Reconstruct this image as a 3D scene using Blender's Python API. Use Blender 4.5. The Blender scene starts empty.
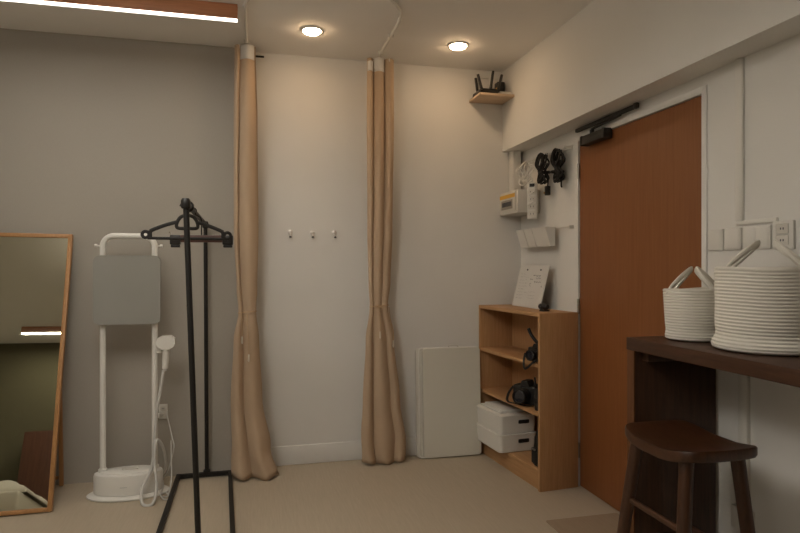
import bpy, bmesh, math, random
from mathutils import Vector, Matrix, noise

random.seed(7)
scene = bpy.context.scene
C = scene.collection
PI = math.pi

# ------------------------------------------------------------------ camera
cam_d = bpy.data.cameras.new('camera')
cam_d.sensor_width = 36.0
cam_d.lens = 27.0
cam_d.clip_start = 0.02
cam = bpy.data.objects.new('camera', cam_d)
C.objects.link(cam)
cam.location = (0.0, 0.0, 1.30)
cam.rotation_euler = (math.radians(90), 0, -math.atan(145.0 / 600.0))
scene.camera = cam

# ------------------------------------------------------------------ world, exposure
w = bpy.data.worlds.new('world')
scene.world = w
w.use_nodes = True
w.node_tree.nodes['Background'].inputs[0].default_value = (1.0, 0.9, 0.75, 1)
w.node_tree.nodes['Background'].inputs[1].default_value = 0.02
vs = scene.view_settings
vs.view_transform = 'Standard'
vs.look = 'None'
vs.gamma = 1.0
vs.use_curve_mapping = False
vs.exposure = -0.30
LIGHT_WARM = (1.0, 0.68, 0.40)
LIGHT_STRIP = (1.0, 0.95, 0.865)
DOWNLIGHT_GLOW = 90.0
STRIP_W = 5.0
FILL_DOWN_W = 19.0  # downward power of the added drum lamp
FILL_UP_W = 24.0  # upward power of the added drum lamp, brightens the ceiling
REAR_STRIP_W = 22.0

# ------------------------------------------------------------------ materials
def mat(name, col, rough=0.6, metal=0.0, spec=0.5, coat=0.0, bump=None, var=None, grain=None, trans=0.0, sheen=0.0):
    m = bpy.data.materials.new(name)
    m.use_nodes = True
    nt = m.node_tree
    b = nt.nodes['Principled BSDF']
    b.inputs['Base Color'].default_value = (*col, 1)
    b.inputs['Roughness'].default_value = rough
    b.inputs['Metallic'].default_value = metal
    b.inputs['Specular IOR Level'].default_value = spec
    b.inputs['Coat Weight'].default_value = coat
    b.inputs['Sheen Weight'].default_value = sheen
    tc = nt.nodes.new('ShaderNodeTexCoord')
    if var:                                   # (scale, amount)
        n = nt.nodes.new('ShaderNodeTexNoise')
        n.inputs['Scale'].default_value = var[0]
        n.inputs['Detail'].default_value = 4
        nt.links.new(tc.outputs['Object'], n.inputs['Vector'])
        r = nt.nodes.new('ShaderNodeValToRGB')
        a = var[1]
        r.color_ramp.elements[0].position = 0.3
        r.color_ramp.elements[1].position = 0.7
        r.color_ramp.elements[0].color = (*[c * (1 - a) for c in col], 1)
        r.color_ramp.elements[1].color = (*[min(1, c * (1 + a)) for c in col], 1)
        nt.links.new(n.outputs['Fac'], r.inputs['Fac'])
        nt.links.new(r.outputs['Color'], b.inputs['Base Color'])
    if grain:                                 # (stretch vector, scale, dark colour, light colour)
        mp = nt.nodes.new('ShaderNodeMapping')
        mp.inputs['Scale'].default_value = grain[0]
        nt.links.new(tc.outputs['Object'], mp.inputs['Vector'])
        n = nt.nodes.new('ShaderNodeTexNoise')
        n.inputs['Scale'].default_value = grain[1]
        n.inputs['Detail'].default_value = 6
        n.inputs['Roughness'].default_value = 0.65
        n.inputs['Distortion'].default_value = 0.4
        nt.links.new(mp.outputs['Vector'], n.inputs['Vector'])
        r = nt.nodes.new('ShaderNodeValToRGB')
        r.color_ramp.elements[0].position = 0.32
        r.color_ramp.elements[1].position = 0.68
        r.color_ramp.elements[0].color = (*grain[2], 1)
        r.color_ramp.elements[1].color = (*grain[3], 1)
        nt.links.new(n.outputs['Fac'], r.inputs['Fac'])
        nt.links.new(r.outputs['Color'], b.inputs['Base Color'])
    if bump:                                  # (scale vector, scale, strength, distance)
        mp = nt.nodes.new('ShaderNodeMapping')
        mp.inputs['Scale'].default_value = bump[0]
        nt.links.new(tc.outputs['Object'], mp.inputs['Vector'])
        n = nt.nodes.new('ShaderNodeTexNoise')
        n.inputs['Scale'].default_value = bump[1]
        n.inputs['Detail'].default_value = 3
        nt.links.new(mp.outputs['Vector'], n.inputs['Vector'])
        bp = nt.nodes.new('ShaderNodeBump')
        bp.inputs['Strength'].default_value = bump[2]
        bp.inputs['Distance'].default_value = bump[3]
        nt.links.new(n.outputs['Fac'], bp.inputs['Height'])
        nt.links.new(bp.outputs['Normal'], b.inputs['Normal'])
    return m

def emit(name, col, strength):
    m = bpy.data.materials.new(name)
    m.use_nodes = True
    b = m.node_tree.nodes['Principled BSDF']
    b.inputs['Base Color'].default_value = (0.8, 0.8, 0.8, 1)
    b.inputs['Emission Color'].default_value = (*col, 1)
    b.inputs['Emission Strength'].default_value = strength
    return m

M = {}
M['wall_white'] = mat('wall_white_paint', (0.76, 0.745, 0.71), 0.85, spec=0.25, var=(3, 0.015), bump=((1, 1, 1), 160, 0.06, 0.002))
M['wall_linen'] = mat('wall_linen_paper', (0.39, 0.36, 0.32), 0.9, spec=0.2,
                      grain=((60, 60, 9), 6.0, (0.392, 0.362, 0.312), (0.414, 0.382, 0.33)), bump=((120, 120, 18), 6, 0.15, 0.002))
M['wall_khaki'] = mat('wall_khaki_paint', (0.13, 0.118, 0.075), 0.9, spec=0.2, var=(3, 0.02))
M['ceiling'] = mat('ceiling_paint', (0.88, 0.855, 0.815), 0.9, spec=0.2, var=(2, 0.015))
M['floor'] = mat('floor_vinyl', (0.52, 0.45, 0.35), 0.55, spec=0.35,
                 grain=((22, 1.2, 1), 5.0, (0.42, 0.355, 0.268), (0.465, 0.395, 0.298)), bump=((40, 2, 1), 6, 0.08, 0.001))
M['mat'] = mat('entry_mat', (0.31, 0.235, 0.165), 0.8, spec=0.2, grain=((20, 1.5, 1), 5, (0.29, 0.22, 0.152), (0.335, 0.255, 0.18)))
M['door'] = mat('door_veneer', (0.29, 0.12, 0.045), 0.5, spec=0.35,
                grain=((14, 14, 0.6), 5.0, (0.225, 0.080, 0.024), (0.265, 0.100, 0.032)))
M['oak'] = mat('oak_veneer', (0.46, 0.26, 0.12), 0.5, spec=0.35,
               grain=((18, 18, 1.0), 5.0, (0.40, 0.215, 0.092), (0.50, 0.285, 0.135)))
M['oak_h'] = mat('oak_veneer_along', (0.46, 0.26, 0.12), 0.5, spec=0.35,
                 grain=((18, 1.0, 18), 5.0, (0.40, 0.215, 0.092), (0.50, 0.285, 0.135)))
M['mirror_wood'] = mat('mirror_frame_wood', (0.42, 0.21, 0.075), 0.5,
                       grain=((20, 20, 1.2), 5, (0.37, 0.18, 0.06), (0.46, 0.235, 0.09)))
M['lamp_wood'] = mat('lamp_wood', (0.42, 0.17, 0.075), 0.5, grain=((1.2, 20, 20), 5, (0.36, 0.14, 0.06), (0.46, 0.19, 0.085)))
M['pale_wood'] = mat('pale_wood', (0.58, 0.43, 0.30), 0.6, grain=((2, 20, 20), 5, (0.54, 0.40, 0.275), (0.62, 0.46, 0.32)))
M['dark_wood'] = mat('dark_table_wood', (0.060, 0.026, 0.013), 0.45, spec=0.28,
                     grain=((18, 1.2, 18), 4, (0.042, 0.018, 0.009), (0.075, 0.033, 0.017)))
M['dark_wood_v'] = mat('dark_table_wood_upright', (0.060, 0.026, 0.013), 0.45, spec=0.4,
                       grain=((18, 18, 1.2), 4, (0.042, 0.018, 0.009), (0.075, 0.033, 0.017)))
M['stool_wood'] = mat('stool_wood', (0.095, 0.035, 0.014), 0.42, spec=0.45,
                      grain=((16, 2, 2), 4, (0.040, 0.015, 0.006), (0.078, 0.030, 0.012)))
M['stool_edge'] = mat('counter_edge_wood', (0.13, 0.055, 0.022), 0.7, spec=.2, grain=((18, 18, 1.2), 4, (0.11, 0.045, 0.018), (0.15, 0.064, 0.026)))
M['brown'] = mat('brown_cabinet_wood', (0.13, 0.05, 0.03), 0.5, grain=((12, 12, 1), 4, (0.10, 0.038, 0.022), (0.15, 0.06, 0.035)))
M['curtain'] = mat('curtain_fabric', (0.50, 0.372, 0.258), 0.9, spec=0.1, sheen=0.1, bump=((300, 300, 300), 2, 0.15, 0.001))
M['tape'] = mat('curtain_tape', (0.74, 0.72, 0.68), 0.9, spec=0.1, bump=((300, 300, 300), 2, 0.3, 0.001))
M['cord'] = mat('curtain_cord', (0.52, 0.37, 0.23), 0.9, spec=0.1)
M['cord_tip'] = mat('cord_tip', (0.72, 0.66, 0.55), 0.4)
M['white_plastic'] = mat('white_plastic', (0.74, 0.72, 0.67), 0.42)
M['white_metal'] = mat('white_metal', (0.76, 0.74, 0.69), 0.35)
M['off_white'] = mat('off_white_plastic', (0.66, 0.63, 0.57), 0.5)
M['grey_fabric'] = mat('grey_board_fabric', (0.305, 0.298, 0.268), 0.85, spec=0.15, bump=((200, 200, 200), 2, 0.2, 0.001))
M['panel_grey'] = mat('folded_table_top', (0.70, 0.68, 0.60), 0.45)
M['hose'] = mat('hose_grey', (0.55, 0.54, 0.51), 0.6)
M['black'] = mat('black_matte_metal', (0.016, 0.014, 0.012), 0.5, spec=0.35)
M['black_plastic'] = mat('black_plastic', (0.018, 0.016, 0.014), 0.42, spec=0.4)
M['black_rubber'] = mat('black_rubber', (0.012, 0.011, 0.010), 0.6, spec=0.3)
M['dark_brown'] = mat('hanger_bar_brown', (0.075, 0.032, 0.022), 0.5)
M['chrome'] = mat('chrome', (0.75, 0.73, 0.70), 0.18, metal=1.0)
M['chrome_satin'] = mat('satin_chrome', (0.85, 0.83, 0.80), 0.32, metal=0.6)
M['dull_metal'] = mat('dull_metal', (0.42, 0.40, 0.37), 0.35, metal=1.0)
M['glass_lens'] = mat('lens_glass', (0.02, 0.02, 0.03), 0.06, spec=0.8)
M['rope'] = mat('cotton_rope', (0.72, 0.69, 0.62), 0.95, spec=0.1, bump=((1, 1, 1), 220, 0.35, 0.002))
M['paper'] = mat('paper', (0.66, 0.65, 0.62), 0.85, spec=0.15)
M['ink'] = mat('ink', (0.10, 0.10, 0.11), 0.8)
M['ink_faint'] = mat('ink_faint', (0.36, 0.355, 0.35), 0.8)
M['yellow'] = mat('yellow_stripe', (0.75, 0.42, 0.04), 0.5)
M['smoke'] = mat('smoked_cover', (0.30, 0.27, 0.23), 0.35)
M['copper'] = mat('amber_label', (0.55, 0.33, 0.08), 0.4)
M['linen_white'] = mat('white_bed_linen', (0.78, 0.75, 0.69), 0.9, spec=0.1)
M['mirror'] = mat('mirror_glass', (0.53, 0.515, 0.41), 0.015, metal=1.0)
M['bulb'] = emit('downlight_diffuser', LIGHT_WARM, DOWNLIGHT_GLOW)
M['strip'] = emit('strip_diffuser', (1.0, 0.93, 0.82), 4.0)

# ------------------------------------------------------------------ helpers
def obj(name, bm, m, parent=None, loc=None, rot=None, sharp=38.0):
    bmesh.ops.recalc_face_normals(bm, faces=bm.faces[:])
    lim = math.radians(sharp)
    for f in bm.faces:
        f.smooth = True
    for e in bm.edges:
        if len(e.link_faces) == 2 and e.calc_face_angle(0) > lim:
            e.smooth = False
    me = bpy.data.meshes.new(name)
    bm.to_mesh(me)
    bm.free()
    me.materials.append(m if not isinstance(m, str) else M[m])
    o = bpy.data.objects.new(name, me)
    C.objects.link(o)
    if parent is not None:
        o.parent = parent
    if loc:
        o.location = loc
    if rot:
        o.rotation_euler = rot
    return o

def thing(name, label, cat, loc=(0, 0, 0), rotz=0.0, group=None):
    o = bpy.data.objects.new(name, None)
    o.empty_display_size = 0.1
    C.objects.link(o)
    o.location = loc
    o.rotation_euler = (0, 0, rotz)
    o['label'] = label
    o['category'] = cat
    if group:
        o['group'] = group
    return o

def struct_empty(name, loc=(0, 0, 0)):
    o = bpy.data.objects.new(name, None)
    C.objects.link(o)
    o.location = loc
    o['kind'] = 'structure'
    return o

def tag(o, label, cat, group=None):
    o['label'] = label
    o['category'] = cat
    if group:
        o['group'] = group
    return o

def struct(name, bm, m, label=None):
    o = obj(name, bm, m)
    o['kind'] = 'structure'
    if label:
        o['label'] = label
    return o

def BM():
    return bmesh.new()

def box(bm, x0, x1, y0, y1, z0, z1, bev=0.0, seg=2, mtx=None):
    r = bmesh.ops.create_cube(bm, size=1.0)
    vs_ = r['verts']
    for v in vs_:
        v.co = Vector((x0 + (v.co.x + .5) * (x1 - x0), y0 + (v.co.y + .5) * (y1 - y0), z0 + (v.co.z + .5) * (z1 - z0)))
    es = set(e for v in vs_ for e in v.link_edges)
    if bev > 0:
        rr = bmesh.ops.bevel(bm, geom=list(es), offset=bev, segments=seg, affect='EDGES', profile=0.5)
        vs_ = list(set(v for f in rr['faces'] for v in f.verts) | set(v for v in vs_ if v.is_valid))
    if mtx is not None:
        for v in vs_:
            v.co = mtx @ v.co
    return bm

def B(x0, x1, y0, y1, z0, z1, bev=0.0, seg=2):
    return box(BM(), x0, x1, y0, y1, z0, z1, bev, seg)

def spline(pts, n=8, closed=False):
    P = [Vector(p) for p in pts]
    out = []
    N = len(P)
    rng = N if closed else N - 1
    for i in range(rng):
        if closed:
            a, b, c, d = P[(i - 1) % N], P[i], P[(i + 1) % N], P[(i + 2) % N]
        else:
            a, b, c, d = P[max(i - 1, 0)], P[i], P[i + 1], P[min(i + 2, N - 1)]
        for k in range(n):
            t = k / n
            out.append(0.5 * ((2 * b) + (c - a) * t + (2 * a - 5 * b + 4 * c - d) * t * t + (3 * b - a - 3 * c + d) * t ** 3))
    if not closed:
        out.append(P[-1])
    return out

def tube(bm, path, r, n=10, closed=False, flat=None, cap=True):
    """sweep a round (or flattened: flat=(axis vector, ratio)) section; r may be a list"""
    P = [Vector(p) for p in path]
    N = len(P)
    rs = r if isinstance(r, (list, tuple)) else [r] * N
    T = []
    for i in range(N):
        a = P[(i - 1) % N] if (closed or i > 0) else P[i]
        b = P[(i + 1) % N] if (closed or i < N - 1) else P[i]
        T.append((b - a).normalized())
    up = Vector((0, 0, 1)) if abs(T[0].z) < 0.9 else Vector((0, 1, 0))
    nrm = (up - T[0] * up.dot(T[0])).normalized()
    rings = []
    for i in range(N):
        nrm = (nrm - T[i] * nrm.dot(T[i]))
        if nrm.length < 1e-6:
            nrm = T[i].orthogonal()
        nrm.normalize()
        bn = T[i].cross(nrm)
        ring = []
        for k in range(n):
            a = 2 * PI * (k + 0.5) / n
            off = nrm * math.cos(a) * rs[i] + bn * math.sin(a) * rs[i]
            if flat:
                ax = Vector(flat[0]).normalized()
                off = off - ax * off.dot(ax) * (1 - flat[1])
            ring.append(bm.verts.new(P[i] + off))
        rings.append(ring)
    cnt = N if closed else N - 1
    for i in range(cnt):
        A, Bq = rings[i], rings[(i + 1) % N]
        for k in range(n):
            bm.faces.new((A[k], A[(k + 1) % n], Bq[(k + 1) % n], Bq[k]))
    if not closed and cap:
        bm.faces.new(rings[0][::-1])
        bm.faces.new(rings[-1])
    return bm

def T_(path, r, n=10, closed=False, flat=None):
    return tube(BM(), path, r, n, closed, flat)

def lathe(bm, prof, n=32, c=(0, 0, 0), axis='z', sx=1.0, sy=1.0):
    rings = []
    for (r, h) in prof:
        ring = []
        for k in range(n):
            a = 2 * PI * k / n
            x, y, z = r * math.cos(a) * sx, r * math.sin(a) * sy, h
            if axis == 'x':
                x, y, z = z, x, y
            elif axis == 'y':
                x, y, z = x, -z, y
            ring.append(bm.verts.new((c[0] + x, c[1] + y, c[2] + z)))
        rings.append(ring)
    for i in range(len(rings) - 1):
        for k in range(n):
            bm.faces.new((rings[i][k], rings[i][(k + 1) % n], rings[i + 1][(k + 1) % n], rings[i + 1][k]))
    bm.faces.new(rings[0][::-1])
    bm.faces.new(rings[-1])
    return bm

def prism(bm, pts, axis, a0, a1):
    """extrude a 2-D outline along an axis"""
    def P(p, a):
        if axis == 'x':
            return (a, p[0], p[1])
        if axis == 'y':
            return (p[0], a, p[1])
        return (p[0], p[1], a)
    A = [bm.verts.new(P(p, a0)) for p in pts]
    D = [bm.verts.new(P(p, a1)) for p in pts]
    n = len(pts)
    bm.faces.new(A)
    bm.faces.new(D[::-1])
    for i in range(n):
        bm.faces.new((A[i], D[i], D[(i + 1) % n], A[(i + 1) % n]))
    return bm

def rrect(x0, x1, y0, y1, r, n=6):
    out = []
    for cx, cy, a0 in ((x1 - r, y1 - r, 0), (x0 + r, y1 - r, 90), (x0 + r, y0 + r, 180), (x1 - r, y0 + r, 270)):
        for k in range(n + 1):
            a = math.radians(a0 + 90 * k / n)
            out.append((cx + r * math.cos(a), cy + r * math.sin(a)))
    return out

def area(name, parent, loc, size, power, col, rot=(0, 0, 0), shape='DISK', size_y=None, spread=180):
    l = bpy.data.lights.new(name, 'AREA')
    l.shape = shape
    l.size = size
    if size_y:
        l.size_y = size_y
    l.energy = power
    l.color = col
    l.spread = math.radians(spread)
    o = bpy.data.objects.new(name, l)
    C.objects.link(o)
    o.parent = parent
    o.location = loc
    o.rotation_euler = rot
    return o

def interp(tab, z):
    """smooth interpolation of rows (z, a, b, ...) sorted by falling z"""
    if z >= tab[0][0]:
        return tab[0][1:]
    for p, q in zip(tab, tab[1:]):
        if z >= q[0]:
            t = (p[0] - z) / (p[0] - q[0])
            t = t * t * (3 - 2 * t)
            return tuple(a + (b - a) * t for a, b in zip(p[1:], q[1:]))
    return tab[-1][1:]

# ------------------------------------------------------------------ room shell
XL, XR, XB = -3.0, 1.864, 1.72          # left wall, right wall, bulkhead face
YF, YB = -0.95, 4.0                     # wall behind camera, back wall
H = 2.69
DY0, DY1, DZ = 2.195, 3.205, 2.040       # door opening
struct('floor', B(XL - .1, XR + .2, YF - .1, YB + .1, -0.1, 0.0), 'floor')
struct('ceiling', B(XL - .1, XR + .2, YF - .1, YB + .1, H, H + .1), 'ceiling')
struct('wall_back', B(-0.05, XR + .2, YB, YB + .1, 0, H), 'wall_white', 'white painted back wall behind the curtains')
struct('wall_back_papered', B(XL - .1, -0.05, 3.95, YB + .1, 0, H), 'wall_linen', 'grey beige linen papered part of the back wall')
struct('wall_left', B(XL - .1, XL, YF - .1, YB, 0, H), 'wall_white')
struct('wall_front', B(XL - .1, XR + .2, YF - .1, YF, 0, H), 'wall_khaki')
wr = BM()
box(wr, XR, XR + .12, DY1, YB, 0, H)
box(wr, XR, XR + .12, YF, DY0, 0, H)
box(wr, XR, XR + .12, DY0, DY1, DZ, H)
struct('wall_right', wr, 'wall_white', 'white right wall around the brown door')
struct('wall_right_upper', B(XB, XR, YF, YB, 2.12, H), 'wall_white', 'white bulkhead running above the door')
struct('baseboard_back', B(-0.05, XR - .01, YB - .014, YB, 0, 0.125, .004), 'wall_white', 'tall white baseboard under the back wall')
# door frame: one piece of trim
fr = BM()
box(fr, XR - .006, XR, DY1, DY1 + .03, 0, DZ + .03, .002)
box(fr, XR - .006, XR, DY0 - .03, DY0, 0, DZ + .03, .002)
box(fr, XR - .006, XR, DY0, DY1, DZ, DZ + .03, .002)
box(fr, XR + .075, XR + .118, DY0, DY1, 0.001, DZ, 0)
struct('trim_1', fr, 'wall_white', 'thin white frame around the brown door')
door = struct_empty('door_1', (XR, DY1, 0))
door['label'] = 'flush brown wood veneer door in the right wall'
obj('door_slab', B(.004, .044, -(DY1 - DY0) + .004, -.006, .006, DZ - .004, .002), 'door', door)
for z in (0.17, 1.02, 1.82):
    hb = BM()
    for k in range(3):
        lathe(hb, [(.007, z + k * .03), (.008, z + .001 + k * .03), (.008, z + .028 + k * .03), (.007, z + .029 + k * .03)], 10, (-.004, -.002, 0))
    obj('hinge', hb, 'dull_metal', door)
# entry mat by the door
o = obj('entry_mat', prism(BM(), rrect(1.44, 1.848, 2.16, 2.80, .01, 3), 'z', 0.0005, .005), 'mat')
tag(o, 'thin brownish mat on the floor in front of the door', 'mat')

# ------------------------------------------------------------------ ceiling lamps, plus one added fill lamp
def downlight(x, y, label):
    t = thing('ceiling_downlight', label, 'ceiling light', (x, y, H), 0, 'recessed ceiling downlights')
    obj('rim', lathe(BM(), [(.052, -.0005), (.066, -.0005), (.066, -.004), (.058, -.009), (.052, -.007)], 40), 'white_plastic', t)
    obj('diffuser', lathe(BM(), [(.001, -.003), (.0515, -.003), (.0515, -.010), (.047, -.016), (.036, -.021), (.018, -.0235), (.001, -.024)], 40), 'bulb', t)
downlight(0.326, 3.549, 'round white recessed downlight between the two curtains')
downlight(1.239, 3.574, 'round white recessed downlight nearest the corner shelf')

def strip_lamp(x0, x1, y0, power, label):
    t = thing('linear_lamp', label, 'ceiling lamp', ((x0 + x1) / 2, y0 + .025, H), 0, 'linear wooden ceiling lamps')
    L = (x1 - x0) / 2
    obj('housing', B(-L, L, -.025, .025, -.077, -.0005, .002), 'lamp_wood', t)
    obj('diffuser', B(-L + .004, L - .001, -.021, .021, -.0805, -.0772, .001), 'strip', t)
    area('lamp_light', t, (0, 0, -.0825), 2 * L - .02, power, LIGHT_STRIP, shape='RECTANGLE', size_y=.034)
def added_drum_lamp(x, y, r, drop, label):  # added lamp out of view, lifts the light on walls, floor and ceiling
    t = thing('added_drum_lamp', label, 'added fill lamp', (x, y, H))
    zt, zb_ = -drop, -drop - .11
    obj('shade', lathe(BM(), [(r - .004, zb_), (r, zb_), (r, zt), (r - .004, zt), (r - .004, zb_ + .001)], 48), 'white_plastic', t)
    obj('lower_diffuser', lathe(BM(), [(.001, zb_ + .002), (r - .006, zb_ + .002), (r - .006, zb_ + .006), (.001, zb_ + .006)], 48), 'strip', t)
    obj('upper_diffuser', lathe(BM(), [(.001, zt - .006), (r - .006, zt - .006), (r - .006, zt - .002), (.001, zt - .002)], 48), 'strip', t)
    obj('cord', T_([(0, 0, zt - .001), (0, 0, -.02)], .003, 6), 'black_rubber', t)
    obj('ceiling_cup', lathe(BM(), [(.001, -.0005), (.045, -.0005), (.040, -.018), (.001, -.02)], 24), 'white_plastic', t)
    area('lamp_light', t, (0, 0, zb_ - .002), 2 * r - .02, FILL_DOWN_W, LIGHT_STRIP)
    area('lamp_light', t, (0, 0, zt + .003), 2 * r - .02, FILL_UP_W, LIGHT_STRIP, (PI, 0, 0))
strip_lamp(-1.60, -0.09, 3.290, STRIP_W, 'long wooden ceiling lamp with glowing underside at the upper left')
added_drum_lamp(-0.62, 1.75, .36, .26, 'added white drum lamp, out of view, filling the room with light')
strip_lamp(-2.34, -0.80, -0.45, REAR_STRIP_W, 'wooden strip lamp seen reflected in the leaning mirror')

# ------------------------------------------------------------------ curtain track
tr = thing('curtain_track', 'white U-shaped curtain track on the ceiling between the curtains', 'curtain track', (0.37, 3.3, H))
path = [(-.42, .66, -.012), (-.42, .3, -.012), (-.42, 0.05, -.012)]
for k in range(17):
    a = PI + PI * k / 16
    path.append((.42 * math.cos(a), .42 * math.sin(a), -.012))
path += [(.42, .05, -.012), (.42, .3, -.012), (.42, .66, -.012)]
obj('rail', T_(path, .009, 8), 'white_plastic', tr)
for a in (180, 225, 270, 315, 360):
    x, y = .42 * math.cos(math.radians(a)), .42 * math.sin(math.radians(a))
    obj('bracket', B(x - .012, x + .012, y - .012, y + .012, -.010, -.0004, .002), 'white_plastic', tr)
for x, y in ((-.42, .5), (.42, .2), (.42, .5)):
    obj('bracket', B(x - .016, x + .016, y - .010, y + .010, -.020, -.0004, .002), 'white_plastic', tr)

# ------------------------------------------------------------------ curtains
def curtain(label, tab, pleats, seed, tapes, ztop, loc_tag):
    """tab rows: z, x_left, x_right, y_mid, fold depth"""
    rnd = random.Random(seed)
    ph = [rnd.uniform(0, 6.28) for _ in range(6)]
    cx = (tab[3][1] + tab[3][2]) / 2
    cy = tab[0][3]
    t = thing('curtain', label, 'curtain', (cx, cy, 0), 0, 'gathered beige curtains')
    NS, NZ = 110, 90
    def fold(s, bounds):
        """rounded pleat fronts (0..1) with creases between them"""
        for p, q in zip(bounds, bounds[1:]):
            if s <= q + 1e-6:
                u = (s - p) / (q - p)
                return max(0.0, math.sin(PI * min(max(u, 0), 1))) ** .95 * min(1.0, .35 + (q - p) * 1.1)
        return 0.0
    def pt(s, z, off=0.0):
        xl, xr, ym, A = interp(tab, z)
        k = min(1, max(0, (1.25 - z) / .55))
        k = k * k * (3 - 2 * k)
        bd_ = [p + (q - p) * k for p, q in zip(*pleats)]
        y = A * (.6 - 1.35 * fold(s, bd_)) + .006 * math.sin(3.1 * z + 5 * s + ph[2])
        x = xl + (xr - xl) * s + 0.006 * math.sin(2.2 * z + ph[0]) * math.sin(PI * s)
        y += 0.004 * math.sin(46 * z + 9 * s) * math.exp(-((z - 1.0) / .10) ** 2)
        if z < 0.3:
            q = (0.3 - z) / 0.3
            y += -0.020 * q * math.sin(PI * s) + 0.012 * q * math.sin(8 * s + 10 * z + ph[1])
            x += 0.010 * q * math.sin(13 * z + 6 * s + ph[4])
        return Vector((x - cx, ym + y - cy - off, z))
    def sheet(s0, s1, z0, z1, ns, nz, off=0.0, hem=None):
        bm = BM()
        g = []
        for j in range(nz + 1):
            row = []
            for i in range(ns + 1):
                s = s0 + (s1 - s0) * i / ns
                zb = z0 if hem is None else hem(s)
                z = z1 + (zb - z1) * j / nz
                row.append(bm.verts.new(pt(s, z, off)))
            g.append(row)
        for j in range(nz):
            for i in range(ns):
                bm.faces.new((g[j][i], g[j][i + 1], g[j + 1][i + 1], g[j + 1][i]))
        return bm
    hem0 = .58
    def hem(s):
        return 0.004 + 0.030 * abs(s - hem0) ** 1.2 + .004 * (1 + math.sin(17 * s))
    fb = obj('fabric', sheet(0, 1, 0, ztop, NS, NZ, 0, hem), 'curtain', t, sharp=180)
    sm = fb.modifiers.new('thickness', 'SOLIDIFY')
    sm.thickness = 0.003
    sm.offset = 0
    for (s0, s1, dz, up) in tapes:
        tb = obj('heading_tape', sheet(s0, s1, ztop - dz, ztop + up, 24, 4, .004), 'tape', t, sharp=180)
        sm = tb.modifiers.new('thickness', 'SOLIDIFY')
        sm.thickness = 0.002
        sm.offset = 0
    # gliders into the track
    for s in (.2, .5, .8):
        p = pt(s, ztop)
        obj('glider', B(p.x - .004, p.x + .004, p.y - .002, p.y + .006, p.z - .02, p.z + .004, .001), 'white_plastic', t)
    # tie cord around the waist
    zt = loc_tag
    xl, xr, ym, A = interp(tab, zt)
    ring = []
    for k in range(28):
        a = 2 * PI * k / 28
        ring.append(((xl + xr) / 2 - cx + (xr - xl) / 2 * 1.06 * math.cos(a), ym - cy + (A * 1.5 + .006) * math.sin(a), zt + .006 * math.cos(a + .4)))
    obj('tie_cord', T_(ring, .0035, 6, closed=True), 'cord', t)
    return t, cx, cy, (xl, xr, ym, A)

def cord_ends(t, cx, cy, specs):
    for (x, y, z0, dx, L) in specs:
        bm = T_(spline([(x - cx, y - cy, z0), (x - cx + dx * .3, y - cy - .006, z0 - L * .35), (x - cx + dx, y - cy - .004, z0 - L * .75), (x - cx + dx, y - cy - .002, z0 - L)], 6), .0022, 6)
        c = obj('cord_end', bm, 'cord', t)
        obj('cord_tip', lathe(BM(), [(.001, z0 - L - .045), (.0055, z0 - L - .038), (.0045, z0 - L), (.001, z0 - L + .004)], 8, (x - cx + dx, y - cy - .002, 0)), 'cord_tip', c)

tabL = [(2.662, -.121, .002, 3.82, .028), (2.2, -.127, .014, 3.82, .030), (1.52, -.127, .020, 3.83, .030), (1.16, -.110, .013, 3.83, .024),
        (1.02, -.098, .006, 3.83, .017), (.85, -.127, .024, 3.82, .026), (.48, -.144, .044, 3.81, .034), (.17, -.138, .096, 3.79, .045), (0, -.130, .150, 3.772, .055)]
t, cx, cy, wst = curtain('beige tied curtain hanging beside the black clothes rack', tabL, ((0, .24, .985, 1), (0, .38, .985, 1)), 3, [(.24, .93, .085, .004)], 2.662, 1.018)
cord_ends(t, cx, cy, [(-.080, 3.775, 1.012, .004, .14), (-.045, 3.775, 1.012, .008, .25)])
tabR = [(2.662, .713, .889, 3.85, .030), (2.25, .713, .894, 3.86, .032), (1.54, .720, .888, 3.87, .030), (1.21, .727, .874, 3.87, .022),
        (1.04, .735, .854, 3.87, .017), (.82, .707, .894, 3.86, .028), (.42, .687, .935, 3.86, .034), (.15, .672, .972, 3.855, .040), (0, .675, .972, 3.855, .046)]
t, cx, cy, wst = curtain('beige tied curtain hanging beside the folded white table', tabR, ((0, .22, .64, 1), (0, .30, .76, 1)), 12, [(.01, .21, .085, -.02), (.24, .62, .085, .004)], 2.662, 1.04)
cord_ends(t, cx, cy, [(.788, 3.825, 1.035, .004, .16), (.850, 3.825, 1.035, .030, .22)])
# bow at the knot of the second curtain
bow = BM()
for sgn in (-1, 1):
    tube(bow, spline([(.792 - cx, 3.818 - cy, 1.04), (.792 - cx + sgn * .018, 3.812 - cy, 1.052), (.792 - cx + sgn * .028, 3.814 - cy, 1.042), (.792 - cx + sgn * .014, 3.814 - cy, 1.034), (.792 - cx, 3.818 - cy, 1.038)], 5), .0025, 6)
obj('bow', bow, 'cord', t)
# black peg beside the first curtain
pg = thing('wall_peg', 'small black peg sticking out beside the curtain top', 'hook', (-.022, 3.998, 2.635))
obj('plate', lathe(BM(), [(.001, 0), (.012, 0), (.012, .004), (.001, .005)], 14, (0, 0, 0), 'y'), 'black', pg)
obj('rod', T_(spline([(0, -.004, 0), (0, -.06, 0), (.01, -.075, .0), (.03, -.078, 0), (.078, -.078, .001)], 5), .0065, 8), 'black', pg)

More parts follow.
